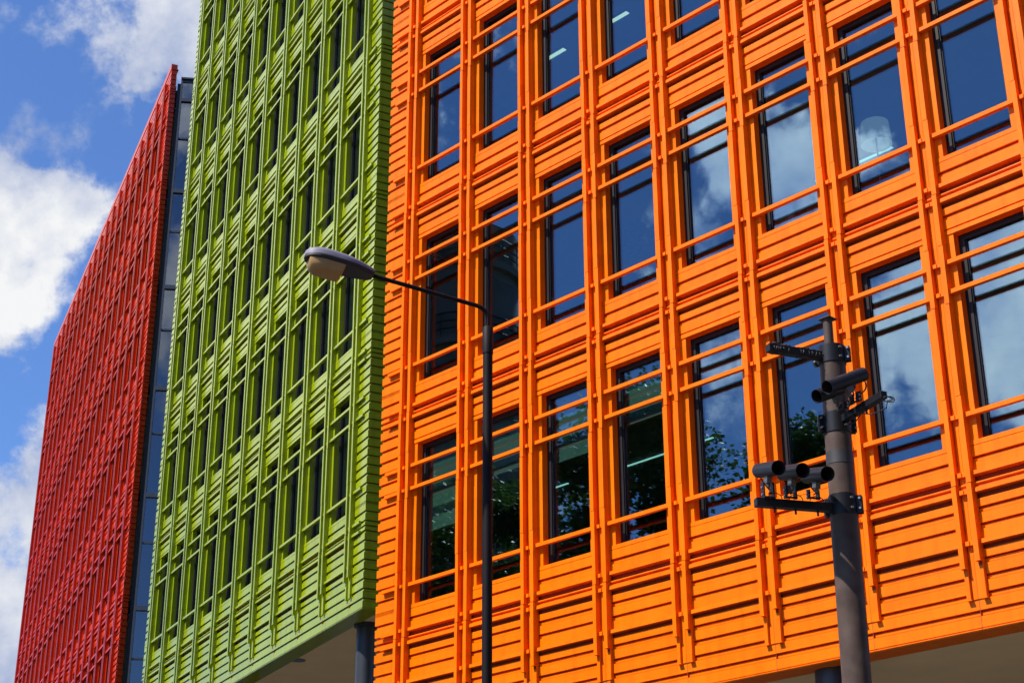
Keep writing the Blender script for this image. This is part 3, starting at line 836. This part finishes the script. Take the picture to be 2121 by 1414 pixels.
hr = .0485
hood((2.101, 10.221, 5.741), (2.389, 10.387, 5.904), hr, (2.352, 10.390, 5.682))
hood((2.051, 10.345, 5.726), (2.320, 10.500, 5.878), hr, (2.298, 10.520, 5.682))
for fr_, bk_, mt in (((1.756, 10.325, 5.213), (1.675, 10.640, 5.303), (1.705, 10.532, 5.068)),
                     ((1.913, 10.313, 5.190), (1.833, 10.622, 5.278), (1.849, 10.568, 5.068)),
                     ((2.073, 10.306, 5.164), (1.994, 10.613, 5.254), (1.997, 10.605, 5.068))):
    hood(fr_, bk_, .0505, mt)
# loops of cable at the end of the middle arm and under both arms
e_ = pc(5.655) + dB * .575
b = MB()
for k in range(3):
    rr = .026 + .005 * k; c = e_ + Vector((.02 + .004 * k, 0, -.03 - .004 * k))
    b.tube([c + Vector((rr * math.cos(t) * 1.1, .01 * math.sin(t * 2 + k), rr * .55 * math.sin(t))) for t in [2 * math.pi * i / 18 for i in range(19)]], .003, 6)
    bw(b, 'cable_loop', CABLE, True); b = MB()
pts = [e_ + Vector((.02, 0, -.04)), e_ + Vector((.01, .02, -.09)), pc(5.58) + dB * .42 + Vector((0, 0, -.01)), pc(5.62) + dB * .30, pc(5.585) + dB * .22, pc(5.60) + dB * .12]
b.tube(pts, .004, 6); bw(b, 'cable', CABLE, True)
for t in (.14, .30, .45):
    b = MB(); c = pc(5.03) + dC * (t + .05); b.tube([c, c - Vector((0, 0, .055))], .008, 8); bw(b, 'bolt', BLACKM, True)
for t in (.22, .36):
    b = MB(); c = pc(5.65) + dB * t; b.tube([c, c - Vector((0, 0, .055))], .008, 8); bw(b, 'bolt', BLACKM, True)
for s_ in range(3):
    b = MB(); c = pc(5.037) + dC * (.20 + .15 * s_) + Vector((0, 0, .03)) - nC * .02
    b.tube([c + dC * .05 * math.cos(t) + Vector((0, 0, .04 * math.sin(t))) for t in [math.pi * i / 10 for i in range(11)]], .003, 6); bw(b, 'cable_loop', CABLE, True)

# ------------------------------------------------------------------ what the windows mirror: trees and a building across the street
BARK = simple('plane_bark', (.16, .13, .09), rough=.9, var=.35, scale=5, bump=.4)


def leafmat(name, col):
    m, t, b = mat(name); oi = tn(t, 'ShaderNodeTexCoord'); n = tn(t, 'ShaderNodeTexNoise'); n.inputs['Scale'].default_value = 1.3; n.inputs['Detail'].default_value = 4
    t.links.new(oi.outputs['Object'], n.inputs['Vector'])
    cr_ = tn(t, 'ShaderNodeValToRGB'); t.links.new(n.outputs['Fac'], cr_.inputs[0]); cr_.color_ramp.elements[0].position = .35; cr_.color_ramp.elements[1].position = .7
    cr_.color_ramp.elements[0].color = (col[0] * .6, col[1] * .6, col[2] * .7, 1); cr_.color_ramp.elements[1].color = (col[0] * 1.4, col[1] * 1.35, col[2], 1)
    t.links.new(cr_.outputs[0], b.inputs['Base Color']); b.inputs['Roughness'].default_value = .45
    tl = tn(t, 'ShaderNodeBsdfTranslucent'); t.links.new(cr_.outputs[0], tl.inputs[0])
    ms = tn(t, 'ShaderNodeMixShader'); ms.inputs[0].default_value = .4; t.links.new(b.outputs[0], ms.inputs[1]); t.links.new(tl.outputs[0], ms.inputs[2])
    t.links.new(ms.outputs[0], t.nodes['Material Output'].inputs[0])
    return m


LEAFT = leafmat('plane_tree_leaf', (.075, .17, .03))


def tree(x, y, h, cr_, label, seed, nleaf):
    rnd = random.Random(seed); root = empty('tree', (x, y, 0)); tag(root, label, 'tree', 'trees mirrored in the orange block')
    t = MB(); t.tube([(0, 0, 0), (.1, .05, h * .2), (0, .1, h * .45), (.1, 0, h * .8)], [.42, .32, .22, .05], 14)
    clumps = []
    for k in range(46):
        a = rnd.uniform(0, 6.283); zz = h * (.30 + .68 * rnd.random() ** .8); q = (zz / h - .30) / .70
        rad = cr_ * math.sqrt(max(.03, 1 - (q * 1.02 - .32) ** 2 / .50)) * (.45 + .55 * rnd.random())
        c = Vector((rad * math.cos(a), rad * math.sin(a), zz)); clumps.append((c, rnd.uniform(.7, 1.45)))
        if k % 2 == 0:
            z0 = max(h * .22, zz - rad * .9); s0 = Vector((.05, .05, z0)); md = (s0 + c) / 2 + Vector((0, 0, .4))
            t.tube([s0, md, c], [.11, .06, .02], 6)
    t.build('trunk', BARK, root, smooth=True)
    b = MB()
    for i in range(nleaf):
        c, rr = clumps[rnd.randrange(len(clumps))]
        v = Vector((rnd.gauss(0, 1), rnd.gauss(0, 1), rnd.gauss(0, .8))); v = v.normalized() * rr * (.35 + .75 * rnd.random())
        p = c + v; ax = Vector((rnd.gauss(0, 1), rnd.gauss(0, 1), rnd.gauss(0, .6))).normalized(); nn = (Vector((rnd.gauss(0, .8), rnd.gauss(0, .8), 1))).normalized(); ay = nn.cross(ax).normalized()
        l = rnd.uniform(.060, .105); wd = l * .8
        b.quad(tuple(p - ax * l), tuple(p + ay * wd), tuple(p + ax * l), tuple(p - ay * wd))
    b.build('crown', LEAFT, root)


tree(-19.6, 22.3, 18.5, 4.3, 'tallest leafy plane tree, mirrored in the lower middle windows', 3, 52000)
tree(-20.6, 16.6, 18.0, 2.1, 'narrow leafy tree, mirrored in the window behind the camera pole', 5, 26000)
tree(-21.5, 26.6, 17.3, 4.4, 'lower spreading tree, mirrored in the lowest left windows', 9, 44000)
tree(-21.0, 9.0, 13.0, 3.6, 'low round unseen tree, added across the street to darken tile reflections', 11, 20000)  # out of view, added so the lower tiles mirror something dark

CONC = simple('weathered_concrete', (.17, .17, .145), rough=.85, var=.2, scale=1.2, bump=.2)
ot = empty('concrete_building', (-40, 26, 0))
tag(ot, 'dark concrete building with curved railed balconies, mirrored in the left windows', 'building')
b = MB(); b.box(-10, 0, .3, 13.5, 0, 35); b.build('wall', CONC, ot)
b = MB(); b.tube([(0.2, 2.0, 0), (.2, 2.0, 34.2)], 2.35, 40); b.build('stair_tower', CONC, ot, smooth=True)
b = MB()
for k in range(1, 10):
    z = k * 3.6
    b.tube([(.2, 2.0, z - .3), (.2, 2.0, z)], 2.6, 40); b.box(0, 1.5, 5.0, 13.0, z - .3, z)
b.build('balcony_slabs', CONC, ot, smooth=True)
b = MB()
for k in range(1, 10):
    z = k * 3.6
    for hz in (.35, .7, 1.05):
        b.tube([(.2 + 2.55 * math.cos(t), 2.0 + 2.55 * math.sin(t), z + hz) for t in [-math.pi / 2 + math.pi * i / 16 for i in range(17)]], .035, 6)
        b.box(1.42, 1.47, 5.0, 13.0, z + hz - .03, z + hz + .03)
    for i in range(9):
        t = -math.pi / 2 + math.pi * i / 8; b.box(.2 + 2.55 * math.cos(t) - .02, .2 + 2.55 * math.cos(t) + .02, 2.0 + 2.55 * math.sin(t) - .02, 2.0 + 2.55 * math.sin(t) + .02, z, z + 1.08)
    for i in range(9): b.box(1.43, 1.47, 5.0 + i - .02, 5.02 + i, z, z + 1.08)
b.build('railing', FRAME, ot)
for k in range(9):
    z = k * 3.6 + .9
    for y0 in (5.6, 8.2, 10.8):
        q = MB(); q.box(-.02, .02, y0, y0 + 1.7, z, z + 2.0); fr = q.build('window', FRAME, ot)
        q = MB(); q.box(.021, .03, y0 + .08, y0 + 1.62, z + .08, z + 1.92); q.build('pane', GLASS_L, fr)

BRICK = simple('dark_brick', (.10, .065, .05), rough=.9, var=.25, scale=2)


def blocker(x0, x1, y0, y1, h, label):  # unseen blocks added to keep low sky fill off the facades
    r_ = empty('brick_blocker', ((x0 + x1) / 2, (y0 + y1) / 2, 0)); tag(r_, label, 'building')
    cx_, cy_ = (x0 + x1) / 2, (y0 + y1) / 2
    m_ = MB(); m_.box(x0 - cx_, x1 - cx_, y0 - cy_, y1 - cy_, 0, h); m_.box(x0 - cx_ - .25, x1 - cx_ + .25, y0 - cy_ - .25, y1 - cy_ + .25, h, h + .4); m_.build('wall', BRICK, r_)
    for k in range(int((h - 3) / 3.4)):
        zz = 3.6 + k * 3.4; n_ = int((x1 - x0) / 3)
        for i in range(n_):
            a_0 = x0 - cx_ + 1.0 + i * 3; m_ = MB(); m_.box(a_0, a_0 + 1.2, y1 - cy_, y1 - cy_ + .04, zz, zz + 1.9); m_.build('window', FRAME, r_)


blocker(-3, 34, -44, -16, 19, 'dark brick terrace behind the viewer, unseen, added to cut sky fill')
blocker(17, 40, -14, 7, 21, 'dark brick block right of the viewer, unseen, added to cut sky fill')

# ------------------------------------------------------------------ ground
def sheet(name, x0, x1, y0, y1, z, m):
    b = MB(); b.quad((x0, y0, z), (x1, y0, z), (x1, y1, z), (x0, y1, z)); o = b.build(name, m); o['kind'] = 'structure'; return o


PAV = simple('stone_paving', (.10, .09, .08), rough=.8, var=.12, scale=3)
TAR = simple('asphalt', (.055, .055, .058), rough=.85, var=.2, scale=30)
sheet('ground', -1500, 1500, -1500, 1500, 0, PAV)
sheet('road', -11.5, -4.5, -300, 24, .004, TAR)
sheet('pavement', -4.2, 40, -60, 16, .12, PAV)
b = MB(); b.box(-4.5, -4.2, -60, 16, 0, .125); b.box(-4.2, 40, 16, 16.25, 0, .125); o = b.build('kerb', simple('kerb_granite', (.32, .31, .30), rough=.8)); o['kind'] = 'structure'
for z_ in range(-60, 24, 4):
    pass
lines = MB()
for k in range(-20, 6):
    lines.quad((-8.06, k * 4.0, .008), (-7.94, k * 4.0, .008), (-7.94, k * 4.0 + 2, .008), (-8.06, k * 4.0 + 2, .008))
o = lines.build('road_markings', simple('road_paint', (.7, .7, .68), rough=.7)); o['kind'] = 'structure'

# ------------------------------------------------------------------ render settings
S.render.engine = 'CYCLES'
S.cycles.max_bounces = 8; S.cycles.transparent_max_bounces = 12; S.cycles.glossy_bounces = 4; S.cycles.diffuse_bounces = 6
S.cycles.caustics_reflective = False; S.cycles.caustics_refractive = False
